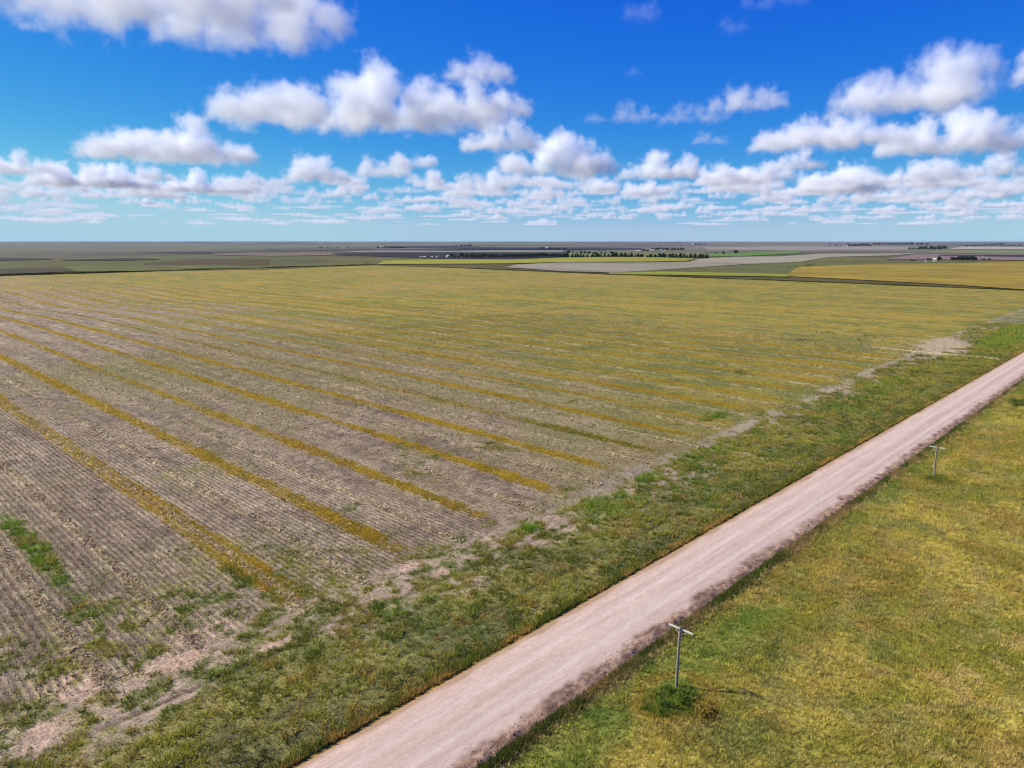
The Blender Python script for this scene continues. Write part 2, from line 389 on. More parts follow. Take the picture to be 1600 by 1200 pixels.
sheet('gravel_road', axis((-90, 12), (20, .3), (130, .3), (330, 1.0), (720, 8), (1600,)), axis((34.6, .15), (37.6, .16), (38.5, .3), (46.5, .3), (46.51,)), color_road, M_road, z_road)

# ------------------------------------------------------------------ grass, weeds and straw
M_blade = blade_mat('grass_blades')
def tuft_mesh(name, x, y, col, h, k=8, wid=.05, spread=.14, lean=.55, seed=0, zf=None, var=.28, flat=0.):
    """every plant is a tuft of k leaning blades; h may be one value per plant"""
    r = np.random.default_rng(seed); n = len(x)
    h = np.broadcast_to(np.asarray(h, float), (n,))
    z = height(x, y)
    if zf is not None: z = z + zf(*st(x, y))
    a = r.uniform(0, 2 * math.pi, (n, k)); rr = spread * np.sqrt(r.uniform(0, 1, (n, k))) * (h[:, None] / .35) ** .5
    bx = x[:, None] + np.cos(a) * rr; by = y[:, None] + np.sin(a) * rr
    hh = h[:, None] * r.uniform(.55, 1.2, (n, k)); ln = hh * lean * r.uniform(.2, 1.3, (n, k))
    a2 = a + r.normal(0, .6, (n, k))
    tw = r.uniform(0, math.pi, (n, k)); ww = wid * r.uniform(.6, 1.4, (n, k)) * np.maximum(1, (h[:, None] / .35)) ** .5
    base = np.stack([bx, by, np.broadcast_to(z[:, None], bx.shape) - .02], -1)
    side = np.stack([np.cos(tw), np.sin(tw), 0 * tw], -1) * ww[..., None]
    tip = base + np.stack([np.cos(a2) * ln, np.sin(a2) * ln, hh * (1 - flat)], -1)
    V = np.stack([base - side, base + side, tip + side * .25], 2).reshape(-1, 3)
    c = col[:, None, :] * (1 + var * r.normal(0, 1, (n, k, 1)).clip(-2, 2))
    c = np.clip(c, .01, .8)
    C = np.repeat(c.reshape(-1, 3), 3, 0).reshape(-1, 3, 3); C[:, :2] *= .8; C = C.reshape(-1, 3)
    return mesh(name, V, np.arange(len(V), dtype=np.int32).reshape(-1, 3), M_blade, C)
def scatter(s0, s1, t0, t1, dens, seed, fall=90., power=1.1, m=140):
    r = np.random.default_rng(seed); n = int((s1 - s0) * (t1 - t0) * dens)
    s = r.uniform(s0, s1, n); t = r.uniform(t0, t1, n); x, y = xy(s, t)
    keep = in_view(x, y, m); s, t, x, y = s[keep], t[keep], x[keep], y[keep]
    d = np.hypot(np.hypot(x, y), CAM_H); p = np.minimum(1, (fall / d) ** power)
    keep = r.uniform(0, 1, len(s)) < p
    return s[keep], t[keep], x[keep], y[keep], np.maximum(1, d[keep] / fall) ** (power * .45), r

s, t, x, y, g, r = scatter(10, 345, -75, 34.7, 14., 201)
hh = (.20 + .26 * fbm(s, t, 3, 3, 211)) * g * r.uniform(.7, 1.3, len(s))
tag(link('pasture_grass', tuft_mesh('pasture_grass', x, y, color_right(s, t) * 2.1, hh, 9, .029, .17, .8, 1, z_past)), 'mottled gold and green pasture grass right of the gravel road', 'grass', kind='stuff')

s, t, x, y, g, r = scatter(-10, 420, 46.2, 120, 12., 202)
ga = green_amount(s, t); cl = sst(.36, .56, fbm(s, t, .9, 2, 214)); keep = r.uniform(0, 1, len(s)) < ga * (.3 + .6 * cl)
s, t, x, y, g, ga, cl = s[keep], t[keep], x[keep], y[keep], g[keep], ga[keep], cl[keep]
gc = mix(S(106, 112, 46), S(148, 146, 58), sst(.35, .65, fbm(s, t, 5, 3, 98)))
gc = mix(gc, S(108, 122, 48), .8 * sst(.5, .68, fbm(s, t, 11, 3, 99))); gc = mix(gc, S(106, 142, 42), .8 * spots(LUSH, s, t, 83))
gc = mix(gc, S(160, 138, 74), .8 * sst(.52, .7, fbm(s, t, 2, 2, 213)))
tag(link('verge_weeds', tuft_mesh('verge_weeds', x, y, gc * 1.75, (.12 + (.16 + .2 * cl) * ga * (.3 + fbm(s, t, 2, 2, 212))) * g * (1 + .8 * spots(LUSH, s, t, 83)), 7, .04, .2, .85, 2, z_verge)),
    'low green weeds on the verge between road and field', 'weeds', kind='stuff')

r = np.random.default_rng(221); n = 9000; s = r.uniform(0, 340, n); t = 46.1 + np.abs(r.normal(0, .55, n)); x, y = xy(s, t); k = in_view(x, y)
s, t, x, y = s[k], t[k], x[k], y[k]
fc = 1.3 * mix(S(116, 122, 50), S(184, 152, 82), sst(.42, .66, fbm(s, t * .3, 2.5, 3, 222) + .25 * (47 - t) - .14))
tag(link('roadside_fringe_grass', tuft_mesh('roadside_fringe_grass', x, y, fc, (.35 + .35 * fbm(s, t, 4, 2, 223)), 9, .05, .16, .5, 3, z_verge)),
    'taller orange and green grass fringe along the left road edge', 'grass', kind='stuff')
r = np.random.default_rng(225); n = 14000; s = r.uniform(15, 340, n); t = 35.35 - np.abs(r.normal(0, .6, n)); x, y = xy(s, t); k = in_view(x, y)
s, t, x, y = s[k], t[k], x[k], y[k]
fc = mix(S(176, 152, 96), S(110, 120, 52), sst(.4, .6, fbm(s, t, 6, 3, 226)))
tag(link('berm_edge_grass', tuft_mesh('berm_edge_grass', x, y, fc, .3 + .2 * fbm(s, t, 4, 2, 227), 8, .045, .16, .6, 4, z_past)),
    'dry tan grass edge against the gravel berm', 'grass', kind='stuff')

# clods along the berm
def clods(name, s, t, size, zf, col, mat, seed):
    r = np.random.default_rng(seed); n = len(s); x, y = xy(s, t); z = height(x, y) + zf(s, t)
    oc = np.array([(1, 0, 0), (0, 1, 0), (-1, 0, 0), (0, -1, 0), (0, 0, 1), (0, 0, -1)], float)
    q = oc[None] * (size[:, None, None] * r.uniform(.5, 1.3, (n, 6, 1))) * np.array([1, 1, .75])
    a = r.uniform(0, 6.28, n); ca, sa = np.cos(a)[:, None], np.sin(a)[:, None]
    q = np.stack([q[..., 0] * ca - q[..., 1] * sa, q[..., 0] * sa + q[..., 1] * ca, q[..., 2]], -1)
    V = (q + np.stack([x, y, z + size * .2], -1)[:, None]).reshape(-1, 3)
    f = np.array([(0, 1, 4), (1, 2, 4), (2, 3, 4), (3, 0, 4), (1, 0, 5), (2, 1, 5), (3, 2, 5), (0, 3, 5)])
    F = (f[None] + np.arange(n)[:, None, None] * 6).reshape(-1, 3)
    return mesh(name, V, F, mat, np.repeat(col, 6, 0))
M_clod = fine_mat('earth_clods', (.08, .3, 2.), (.25, .2, .1), 0)
r = np.random.default_rng(231); n = 10000; s = r.uniform(15, 340, n); t = 36.0 + r.normal(0, .5, n)
k = in_view(*xy(s, t)) & (r.uniform(0, 1, n) < sst(.35, .6, fbm(s, s * 0, 6, 3, 232)) + .15); s, t = s[k], t[k]
cc = mix(S(136, 108, 92), S(186, 158, 140), r.uniform(0, 1, len(s)))
tag(link('berm_clods', clods('berm_clods', s, t, .03 + .09 * r.uniform(0, 1, len(s)) ** 3, z_road, cc, M_clod, 5)), 'brown earth clods along the graded right road edge', 'clods', kind='stuff')

# flat straw and leaf litter on the stubble
def litter_mesh(name, s, t, col, size, seed, zf=z_field, lift=.05):
    r = np.random.default_rng(seed); n = len(s); x, y = xy(s, t); z = height(x, y) + zf(s, t)
    a = r.uniform(0, 6.28, n); ln = size * r.uniform(.5, 1.5, n); wd = ln * r.uniform(.12, .4, n)
    d = np.stack([np.cos(a), np.sin(a), r.normal(0, .35, n)], -1) * ln[:, None]
    e = np.stack([-np.sin(a), np.cos(a), r.normal(0, .5, n)], -1) * wd[:, None]
    c = np.stack([x, y, z + lift + .3 * np.abs(d[:, 2])], -1)
    V = np.stack([c - d, c + e, c + d, c - e], 1).reshape(-1, 3)
    return mesh(name, V, np.arange(4 * n, dtype=np.int32).reshape(-1, 4), M_blade, np.repeat(np.clip(col, .01, .75), 4, 0))
s, t, x, y, g, r = scatter(0, 330, 64, 330, 5., 203, 85, 1.5, 60)
pc = r.uniform(0, 1, len(s)); lc = mix(S(112, 96, 86), S(226, 212, 194), pc ** 1.6)
keep = (r.uniform(0, 1, len(s)) > .85 * strip_mask(s, t)) & (r.uniform(0, 1, len(s)) < sst(64, 76, t) + .1)
s, t, g, lc = s[keep], t[keep], g[keep], lc[keep]
tag(link('crop_litter', litter_mesh('crop_litter', s, t, lc, .13 * g, 6)), 'pale dry leaf and stalk litter scattered over the stubble field', 'crop litter', kind='stuff')
# short stubble stalks standing in rows 0.76 m apart
s, t, x, y, g, r = scatter(0, 300, 70, 280, 3.2, 204, 85, 1.4, 60)
s = np.round(s / .76) * .76 + r.normal(0, .07, len(s)); x, y = xy(s, t)
sc_ = mix(S(120, 102, 88), S(178, 158, 128), r.uniform(0, 1, len(s)))
tag(link('crop_stubble', tuft_mesh('crop_stubble', x, y, sc_, .22 * g, 4, .03, .07, .5, 7, z_field)), 'short cut stalks standing in rows across the stubble field', 'stubble', kind='stuff')

for i, c in enumerate(GOLD[:16]):
    r = np.random.default_rng(300 + i); tmax = 700; n = int((tmax - 66) * 3.6 * 9)
    t = 66 + (tmax - 66) * r.uniform(0, 1, n) ** 2.; s = wander(np.full(n, c), t) + r.uniform(-2., 2., n)
    x, y = xy(s, t); d = np.hypot(np.hypot(x, y), CAM_H)
    keep = in_view(x, y, 100) & (r.uniform(0, 1, n) < strip_mask(s, t) * np.minimum(1, (110 / d) ** .8))
    s, t, x, y, d = s[keep], t[keep], x[keep], y[keep], d[keep]
    if len(s) < 20: continue
    gcol = 1.5 * mix(S(204, 174, 66), S(176, 154, 60), sst(.35, .7, fbm(s, t, 4, 3, 311)))
    gcol = mix(gcol, 1.45 * S(204, 158, 60), .5 * sst(.6, .75, fbm(s, t, 8, 2, 312)))
    if i == 5: gcol = mix(gcol, 1.3 * S(122, 130, 52), .6)
    o = link('golden_grass_strip', tuft_mesh('golden_grass_strip', x, y, gcol, (.2 + .18 * fbm(s, t, 5, 2, 313)) * np.maximum(1, d / 110) ** .4, 6, .045, .16, .6, 320 + i, z_field))
    lab = {0: 'golden grass strip with pale straw down its middle, crossing the stubble', 1: 'broad bright golden grass strip ending beside a bare pink soil patch', 5: 'faint greenish grass strip between brighter golden strips'}.get(i)
    ORD = ('first', 'second', 'third', 'fourth', 'fifth', 'sixth', 'seventh', 'eighth', 'ninth', 'tenth', 'eleventh', 'twelfth', 'thirteenth', 'fourteenth', 'fifteenth', 'sixteenth')
    tag(o, lab or ORD[i] + ' golden dry grass strip in the stubble, counted from the narrow green weed strip', 'grass strip', 'golden grass strips across the stubble field')
for i, c in enumerate([15.8, 24.4, 36.0] + STRAW[2:11]):
    r = np.random.default_rng(400 + i); tmax = 330; n = int((tmax - 66) * 26)
    t = 66 + (tmax - 66) * r.uniform(0, 1, n) ** 1.5; s = wander(np.full(n, c), t) + r.normal(0, .45, n)
    x, y = xy(s, t); d = np.hypot(np.hypot(x, y), CAM_H)
    keep = in_view(x, y, 80) & (r.uniform(0, 1, n) < np.minimum(1, 1.6 * straw_mask(s, t)) * np.minimum(1, (110 / d)))
    s, t, d = s[keep], t[keep], d[keep]
    if len(s) < 20: continue
    lc = 1.15 * mix(S(150, 124, 92), S(238, 222, 180), r.uniform(0, 1, len(s)))
    if i < 2: lc = mix(lc, S(150, 122, 84), .35)
    o = link('straw_windrow', litter_mesh('straw_windrow', s, t, lc, .2 * np.maximum(1, d / 110) ** .4, 430 + i, lift=.12))
    lab = {0: 'brown straw windrow beside a narrow green weed strip, at the field end', 1: 'thick brown straw windrow between green weed strip and first golden strip', 2: 'pale straw row lying in the middle of a golden grass strip'}.get(i)
    tag(o, lab or 'thin pale straw windrow between the ' + ORD[i - 3] + ' and ' + ORD[i - 2] + ' golden strips from the green weed strip', 'windrow', 'straw windrows in the stubble field')

# mounds of weeds
def weed_mound(s0, t0, rs_, rt_, hgt, seed, label, cols):
    r = np.random.default_rng(seed); n = int(rs_ * rt_ * 210)
    lob = [(r.normal(0, .38) * rs_, r.normal(0, .38) * rt_, r.uniform(.3, .62), r.uniform(.4, 1.)) for _ in range(9)]
    k = r.integers(0, 9, n); L4 = np.array(lob)[k]
    a = r.uniform(0, 6.28, n); q = np.sqrt(r.uniform(0, 1, n)) * 1.25
    s = s0 + L4[:, 0] + np.cos(a) * q * rs_ * L4[:, 2]; t = t0 + L4[:, 1] + np.sin(a) * q * rt_ * L4[:, 2]; x, y = xy(s, t)
    dome = hgt * .75 * L4[:, 3] * np.clip(1 - q ** 2.2, 0, 1) * (.35 + 1.3 * fbm(s, t, .7, 3, seed + 1))
    q = np.hypot((s - s0) / rs_, (t - t0) / rt_)
    hh = (.22 + .25 * fbm(s, t, .6, 2, seed + 4)) * hgt
    c = mix(mix(S(*cols[0]), S(*cols[1]), sst(.35, .65, fbm(s, t, .7, 3, seed + 2))), S(*cols[2]), .7 * sst(.7, 1.2, q + 1.1 * (fbm(s, t, .9, 3, seed + 5) - .5)))
    o = link('weed_mound', tuft_mesh('weed_mound', x, y, c * 1.5, hh, 8, .045, .18, 1.0, seed + 3, lambda s_, t_: z_past(s_, t_) + dome * r.uniform(.55, 1, n)))
    return tag(o, label, 'weeds', 'weed mounds along the pole line')
weed_mound(50.2, 29.2, 3.2, 2.5, .85, 501, 'widest round mound of tall green weeds, rust fringed, around a pole foot', ((88, 112, 42), (128, 142, 54), (170, 138, 66)))
weed_mound(134.2, 28.9, 3.3, 2.1, .65, 502, 'low dark green weed mound around the pole nearer the field entrance', ((98, 110, 46), (130, 134, 56), (170, 144, 66)))
weed_mound(214.5, 29.8, 5., 2.6, 1.3, 503, 'dark green weed mound with no visible pole beside the road', ((80, 102, 44), (112, 124, 52), (164, 144, 66)))

# ------------------------------------------------------------------ utility poles
M_pole = plain_mat('weathered_wood', S(150, 146, 136), .85, .3, .12, .2, (4, 4, .4))
M_arm = plain_mat('bleached_wood', S(226, 222, 214), .85, .15, .1)
M_dark = plain_mat('dark_hardware', S(58, 56, 54), .5, .1, .1, .4)
M_glass = plain_mat('insulator_glaze', S(96, 88, 80), .25, .1, .05, .5)
def tube(path, radii, seg=10, cap=True):
    V, F = [], []
    for i, (p, rad_) in enumerate(zip(path, radii)):
        p = Vector(p); d = (Vector(path[min(i + 1, len(path) - 1)]) - Vector(path[max(i - 1, 0)])).normalized()
        a = d.orthogonal().normalized(); b = d.cross(a)
        if i and a.dot(pa) < 0: a, b = -a, -b
        pa = a
        for k in range(seg):
            th = 2 * math.pi * k / seg; V.append(p + (a * math.cos(th) + b * math.sin(th)) * rad_)
    for i in range(len(path) - 1):
        for k in range(seg):
            F.append((i * seg + k, i * seg + (k + 1) % seg, (i + 1) * seg + (k + 1) % seg, (i + 1) * seg + k))
    if cap: F.append(tuple(range(seg))[::-1]); F.append(tuple((len(path) - 1) * seg + k for k in range(seg)))
    return V, F
def pymesh(name, V, F, mat, smooth=False):
    me = bpy.data.meshes.new(name); me.from_pydata([tuple(v) for v in V], [], F); me.materials.append(mat)
    if smooth:
        for p in me.polygons: p.use_smooth = True
    return me
def box(c, size, M=None):
    V = []
    for dx in (-1, 1):
        for dy in (-1, 1):
            for dz in (-1, 1):
                v = Vector((dx * size[0] / 2, dy * size[1] / 2, dz * size[2] / 2))
                V.append((M @ v if M else v) + Vector(c))
    return V, [(0, 1, 3, 2), (4, 6, 7, 5), (0, 4, 5, 1), (2, 3, 7, 6), (0, 2, 6, 4), (1, 5, 7, 3)]
def utility_pole(s0, t0, hgt, lean, label):
    x, y = xy(s0, t0); z = float(height(x, y) + z_past(np.array(s0), np.array(t0)))
    e = bpy.data.objects.new('utility_pole', None); COL.objects.link(e); e.location = (x, y, z); e.rotation_euler = (lean[0], lean[1], RD + math.pi / 2)
    tag(e, label, 'utility pole', 'wooden utility poles along the road')          # local x runs across the road
    V, F = tube([(0, 0, -.6), (0, 0, 0), (0.01, 0, hgt * .5), (0, 0, hgt - .03), (0, 0, hgt)], [.15, .145, .125, .105, .085], 12)
    link('shaft', pymesh('shaft', V, F, M_pole, True), e)
    V, F = box((0, -.135, hgt - .28), (2.44, .10, .125)); arm = link('crossarm', pymesh('crossarm', V, F, M_arm), e)
    V, F = tube([(0, -.2, hgt - .28), (0, .16, hgt - .28)], [.022, .022], 8); link('bolt', pymesh('bolt', V, F, M_dark), arm)
    for sg in (-1, 1):
        p0, p1 = Vector((sg * .72, -.195, hgt - .33)), Vector((0, -.135, hgt - .98))
        d = p1 - p0; M = d.to_track_quat('X', 'Z').to_matrix()
        V, F = box((p0 + p1) / 2, (d.length, .02, .05), M); link('brace', pymesh('brace', V, F, M_arm), e)
    for xx in (-1.1, -.45, .45, 1.1):
        V, F = tube([(xx, -.135, hgt - .22), (xx, -.135, hgt - .10), (xx, -.135, hgt - .09), (xx, -.135, hgt - .03), (xx, -.135, hgt + .02)], [.015, .015, .045, .05, .02], 8)
        link('insulator', pymesh('insulator', V, F, M_glass, True), arm)
    return e
utility_pole(52.3, 29.9, 6.2, (R(.6), R(-.5), 0), 'bleached wooden utility pole rising from the widest rust fringed weed mound')
utility_pole(134.8, 29.5, 5.7, (R(-1.0), R(.8), 0), 'grey wooden utility pole rising from the low weed mound nearer the field entrance')

# ------------------------------------------------------------------ weeds along the far edges of the field
def margin(name, pts, dens, width, h, col, seed, label):
    r = np.random.default_rng(seed); X = []; Y = []
    for a, b in zip(pts[:-1], pts[1:]):
        L_ = math.hypot(b[0] - a[0], b[1] - a[1]); n = int(L_ * dens); f = r.uniform(0, 1, n)
        s = a[0] + (b[0] - a[0]) * f; t = a[1] + (b[1] - a[1]) * f; o = r.normal(0, width / 2, n)
        nx, ny = -(b[1] - a[1]) / L_, (b[0] - a[0]) / L_
        xx, yy = xy(s + nx * o, t + ny * o); X.append(xx); Y.append(yy)
    x, y = np.concatenate(X), np.concatenate(Y)
    hh = h * (.3 + 1.4 * fbm(x, y, 22, 3, seed + 1)) * r.uniform(.6, 1.2, len(x))
    c = mix(S(*col[0]), S(*col[1]), sst(.35, .65, fbm(x, y, 40, 3, seed + 2)))
    return tag(link(name, tuft_mesh(name, x, y, c, hh, 6, .12, .4, .5, seed + 3)), label, 'weeds', kind='stuff')
margin('field_margin_weeds', [(40, 1032), (330, 1033), (722, 1032)], 14, 5, 1.7, ((52, 54, 28), (80, 80, 38)), 601, 'dark tall weeds along the far left edge of the stubble field')
margin('field_margin_weeds', [(722, 40), (724, 400), (722, 760), (720, 1030)], 9, 5, .95, ((84, 86, 38), (116, 112, 48)), 611, 'dark weeds between the stubble field and the yellow field')

# ------------------------------------------------------------------ fields of the country beyond, some dark sheets painting cloud shadows
ROWN = [0]
def far_field(name, upper, lower, col, off=.5, var=(.1, .12, .12), size=(6, 40, 200), sub=8):
    """a field whose far and near edges are given by the land points seen at these photograph pixels"""
    U = np.array([at(*p)[:2] for p in upper]); Lw = np.array([at(*p)[:2] for p in lower])
    k = np.linspace(0, len(U) - 1, (len(U) - 1) * sub + 1); i = np.minimum(k.astype(int), len(U) - 2); f = (k - i)[:, None]
    a = U[i] * (1 - f) + U[i + 1] * f; b = Lw[i] * (1 - f) + Lw[i + 1] * f
    q = np.linspace(0, 1, 14)[None, :, None]
    P = a[:, None] * q + b[:, None] * (1 - q)
    ROWN[0] += 1
    r = np.hypot(P[..., 0], P[..., 1])
    z = height(P[..., 0], P[..., 1]) + off + (ROWN[0] % 7) * .06 + sst(2500, 9000, r) * 1.2
    V = np.concatenate([P, z[..., None]], -1).reshape(-1, 3)
    m = fine_mat(name + '_soil', size, var, 0, col=S(*col), stretch=(1, .35, 1))
    return tag(link(name, mesh(name, V, grid_faces(len(k), 14), m, None, True)), kind='structure')
far_field('yellow_field', [(1244, 417), (1375, 412.6), (1475, 412), (1640, 408.5)], [(1226, 432), (1330, 437), (1465, 444.2), (1640, 455.5)], (150, 130, 42), .5, (.16, .22, .22), (5, 30, 120))
far_field('green_field', [(955, 426), (1090, 418.5), (1200, 411.5), (1300, 407.5), (1420, 409.8), (1520, 410.2)], [(940, 429), (1090, 431.5), (1226, 433.2), (1246, 416.8), (1375, 412.8), (1520, 411.6)], (96, 98, 44), .5, (.15, .2, .2))
far_field('lime_field', [(953, 427.4), (1040, 425.2), (1130, 427), (1232, 429.4)], [(953, 429.4), (1040, 430.4), (1130, 432), (1232, 433.6)], (134, 138, 38), .75)
far_field('ploughed_field', [(806, 414), (875, 410.6), (960, 410.8), (1012, 410.4), (1077, 410), (1090, 405.2), (1147, 401.4), (1215, 401), (1284, 396.4), (1432, 396)], [(790, 418.2), (875, 424.2), (955, 426.6), (1025, 422.6), (1110, 416.8), (1160, 413.6), (1205, 411.2), (1250, 409.6), (1300, 401.8), (1400, 399)], (148, 141, 122), .45, (.1, .2, .22), (5, 30, 160))
far_field('lime_field', [(600, 408), (700, 405.6), (800, 406), (880, 403), (1000, 401.4), (1088, 404.8)], [(590, 413.6), (700, 413), (800, 412.4), (880, 410.2), (1000, 409.6), (1072, 408.2)], (150, 148, 44), .8, (.08, .14, .12))
far_field('green_field', [(1105, 396), (1180, 394), (1250, 393.2)], [(1108, 401.5), (1160, 400.8), (1250, 396.2)], (94, 124, 48), .8)
far_field('grass_field', [(886, 393.5), (980, 393.5), (1100, 394)], [(890, 401.5), (980, 401.2), (1104, 402.5)], (112, 116, 66), .7)
far_field('fallow_cloud_shade', [(520, 396.6), (600, 395.2), (700, 395), (800, 395.4), (884, 394.8)], [(528, 399.2), (600, 401.4), (700, 404.6), (800, 405.2), (884, 402.4)], (42, 40, 42), .7, (.1, .2, .2))  # dark ground with a band of cloud shade painted into its colour
far_field('fallow_cloud_shade', [(600, 384.8), (700, 384.6), (800, 386.8), (1000, 387.6)], [(604, 387.6), (700, 388), (800, 390), (1010, 390.6)], (58, 56, 60), 1.)  # even dark blue-grey sheet across the plain
far_field('fallow_cloud_shade', [(-40, 403.4), (0, 403), (40, 403.6), (84, 405.4)], [(-40, 406.6), (0, 407.4), (40, 406.8), (84, 405.8)], (56, 56, 46), .7)  # cloud shadow painted as a dark sheet with a tapering end
far_field('fallow_cloud_shade', [(96, 406.6), (150, 404.9), (200, 403.6), (250, 405.2)], [(96, 407), (150, 407.3), (200, 407.4), (250, 405.6)], (56, 56, 46), .7)  # cloud shade laid on as dark colour, pointed at both ends
far_field('fallow_cloud_shade', [(220, 395.3), (270, 394.2), (310, 393.4), (390, 395.6)], [(220, 395.7), (270, 395.8), (310, 396.4), (390, 396)], (62, 62, 58), .7)  # shape of a cloud's shadow, painted as a thin dark sliver
far_field('brown_field', [(1430, 398), (1520, 397), (1640, 398)], [(1380, 406), (1520, 406.6), (1640, 407.4)], (132, 112, 108), .8)
far_field('fallow_cloud_shade', [(1466, 398.6), (1540, 398.4), (1640, 399)], [(1466, 400.4), (1540, 401.4), (1640, 403.2)], (58, 48, 58), 1.2)
far_field('pale_field', [(1100, 386.5), (1250, 385.5), (1420, 385.8)], [(1105, 390.5), (1250, 392), (1420, 390.5)], (142, 136, 126), .9)
far_field('pale_field', [(1500, 386), (1560, 386), (1640, 386)], [(1480, 389.5), (1560, 389.6), (1640, 390)], (168, 160, 150), .9)
far_field('green_field', [(1475, 390.5), (1560, 390.2), (1640, 391)], [(1440, 395), (1560, 397), (1640, 397.6)], (118, 122, 86), .8)
far_field('pale_field', [(600, 390), (720, 391), (800, 391.4), (880, 391.6)], [(530, 394.4), (720, 394.4), (800, 394.2), (880, 393.8)], (142, 132, 120), .8)
far_field('brown_field', [(330, 396.4), (420, 395.2), (520, 394.6)], [(340, 399), (430, 400.6), (520, 399)], (122, 104, 90), .6)
far_field('dark_grass_field', [(-40, 421.6), (40, 420), (110, 420.6)], [(-40, 430.4), (40, 427.8), (116, 425)], (70, 60, 32), .4)
far_field('dark_grass_field', [(225, 411.5), (300, 405), (420, 405.4)], [(225, 414.5), (300, 415.6), (420, 414)], (82, 70, 34), .4)
far_field('olive_field', [(96, 416), (240, 414.6), (420, 415.2), (580, 408.4)], [(110, 424.5), (240, 424), (410, 421.6), (560, 414.8)], (98, 100, 40), .35, (.12, .2, .15))

# ------------------------------------------------------------------ trees
M_leaf = fine_mat('tree_leaves', (.5, 2., 6.), (.3, .25, .2), 0, col=(.030, .046, .020))
M_cedar = fine_mat('cedar_leaves', (.5, 2., 6.), (.3, .25, .2), 0, col=(.020, .030, .018))
M_bark = plain_mat('bark', (.07, .055, .04), .9, .3, .2)
def tree_proto(kind, seed):
    r = np.random.default_rng(seed); H = 9.
    V, F = tube([(0, 0, -.4), (.05, 0, 1.2), (.15, .1, 3.2), (.1, .15, 6.)], [.28, .22, .17, .06], 7)
    for k in range(5):
        a = k * 1.26 + r.uniform(0, .6); z0 = 1.8 + .5 * k
        v, f = tube([(.08, .05, z0), (math.cos(a) * 1.2, math.sin(a) * 1.2, z0 + 1.2), (math.cos(a) * 2.2, math.sin(a) * 2.2, z0 + 2.4)], [.1, .07, .03], 5)
        F += [tuple(i + len(V) for i in q) for q in f]; V += v
    trunk = pymesh('trunk', V, F, M_bark)
    n = 900; P = []
    lobes = [(r.normal(0, 1.3), r.normal(0, 1.3), r.uniform(3.2, 7.2), r.uniform(1.1, 2.0)) for _ in range(13)] if kind else [(r.normal(0, .4), r.normal(0, .4), 1.0 + 1.05 * i, 2.1 - .22 * i) for i in range(8)]
    while len(P) < n:
        L_ = lobes[r.integers(len(lobes))]; d = r.normal(0, 1, 3); d /= np.linalg.norm(d); q = r.uniform(.45, 1) ** .5
        P.append((L_[0] + d[0] * L_[3] * q, L_[1] + d[1] * L_[3] * q, max(.5, L_[2] + d[2] * L_[3] * q * .85)))
    P = np.array(P); a = r.normal(0, 1, (n, 3)); a /= np.linalg.norm(a, axis=1)[:, None]; b = np.cross(a, r.normal(0, 1, (n, 3))); b /= np.linalg.norm(b, axis=1)[:, None]
    sz = r.uniform(.25, .6, (n, 1))
    VV = np.stack([P - a * sz, P + b * sz * .7, P + a * sz, P - b * sz * .7], 1).reshape(-1, 3)
    crown = mesh('crown', VV, np.arange(4 * n, dtype=np.int32).reshape(-1, 4), M_leaf if kind else M_cedar)
    return trunk, crown
PROTO = {(k, i): tree_proto(k, 700 + 10 * k + i) for k in (0, 1) for i in range(4)}
tr = random.Random(9)
def tree(u, v, hpx, label, group, kind=1, wide=1.):
    x, y, z = at(u, v); d = math.hypot(x, y); h = hpx * d / FPX
    e = bpy.data.objects.new('broadleaf_tree' if kind else 'cedar_tree', None); COL.objects.link(e)
    k = h / 9.; e.location = (x, y, z + .3); e.scale = (k * wide, k * wide, k); e.rotation_euler = (0, 0, tr.uniform(0, 6.28))
    t_, c_ = PROTO[(kind, tr.randrange(4))]
    link('trunk', t_, e); link('crown', c_, e)
    return tag(e, label, 'tree', group)
def row(u0, v0, u1, v1, n, h0, h1, label, group, kind=1, wide=1.2, jv=.25):
    for i in range(n):
        f = (i + tr.uniform(-.6, .6)) / max(1, n - 1)
        tree(u0 + (u1 - u0) * f, v0 + (v1 - v0) * f + tr.uniform(-jv, jv), tr.uniform(h0, h1), label, group, kind, wide * tr.uniform(.85, 1.25))
g = 'windbreak trees behind the lime field'
row(876, 402.2, 918, 402.2, 11, 4, 5.5, 'dark windbreak tree at the start of the row behind lime field', g, 0, 2.0)
row(922, 401.8, 1072, 402.8, 46, 3.2, 7.4, 'dark cedar in the long windbreak row behind the lime field', g, 0, 2.0)
row(1080, 403.2, 1105, 403.6, 8, 5.2, 6.6, 'dark cedar in the short dense clump ending the windbreak row', g, 0, 2.0)
tree(887.5, 398.4, 7.6, 'large round dark tree at the end of the farmyard tree row', None, 1, 1.2)
row(897, 397.2, 962, 397.6, 14, 3.4, 5.2, 'round tree in the loose row behind the cedar windbreak', 'loose farmyard tree row', 1, 1.15)
tree(1119, 397.2, 3., 'smallest of three lone trees on the bright green field', None, 1, 1.1)
tree(1130.5, 398, 5., 'middle sized lone tree on the bright green field', None, 1, 1.2)
tree(1149, 397.4, 6.6, 'biggest rounded lone tree on the bright green field', None, 1, 1.5)
row(1005, 393, 1014, 393, 4, 2.6, 3.4, 'farmstead tree beside the long white sheds', 'farmstead trees by the white sheds', 1, 1.4)
row(1020, 391.4, 1066, 391.4, 18, 3.4, 5.2, 'dense tree behind the white farmstead sheds', 'trees behind the white farmstead sheds', 1, 1.4)
row(842, 389, 852, 389.4, 4, 2.6, 4, 'tree beside the single white farmhouse on the dark band', 'trees beside the farmhouse on dark band', 1, 1.1)
row(858, 389.4, 882, 390, 9, 2.2, 3.2, 'low tree in the line right of the farmhouse on dark band', 'tree line beyond the farmhouse on dark band', 1, 1.4)
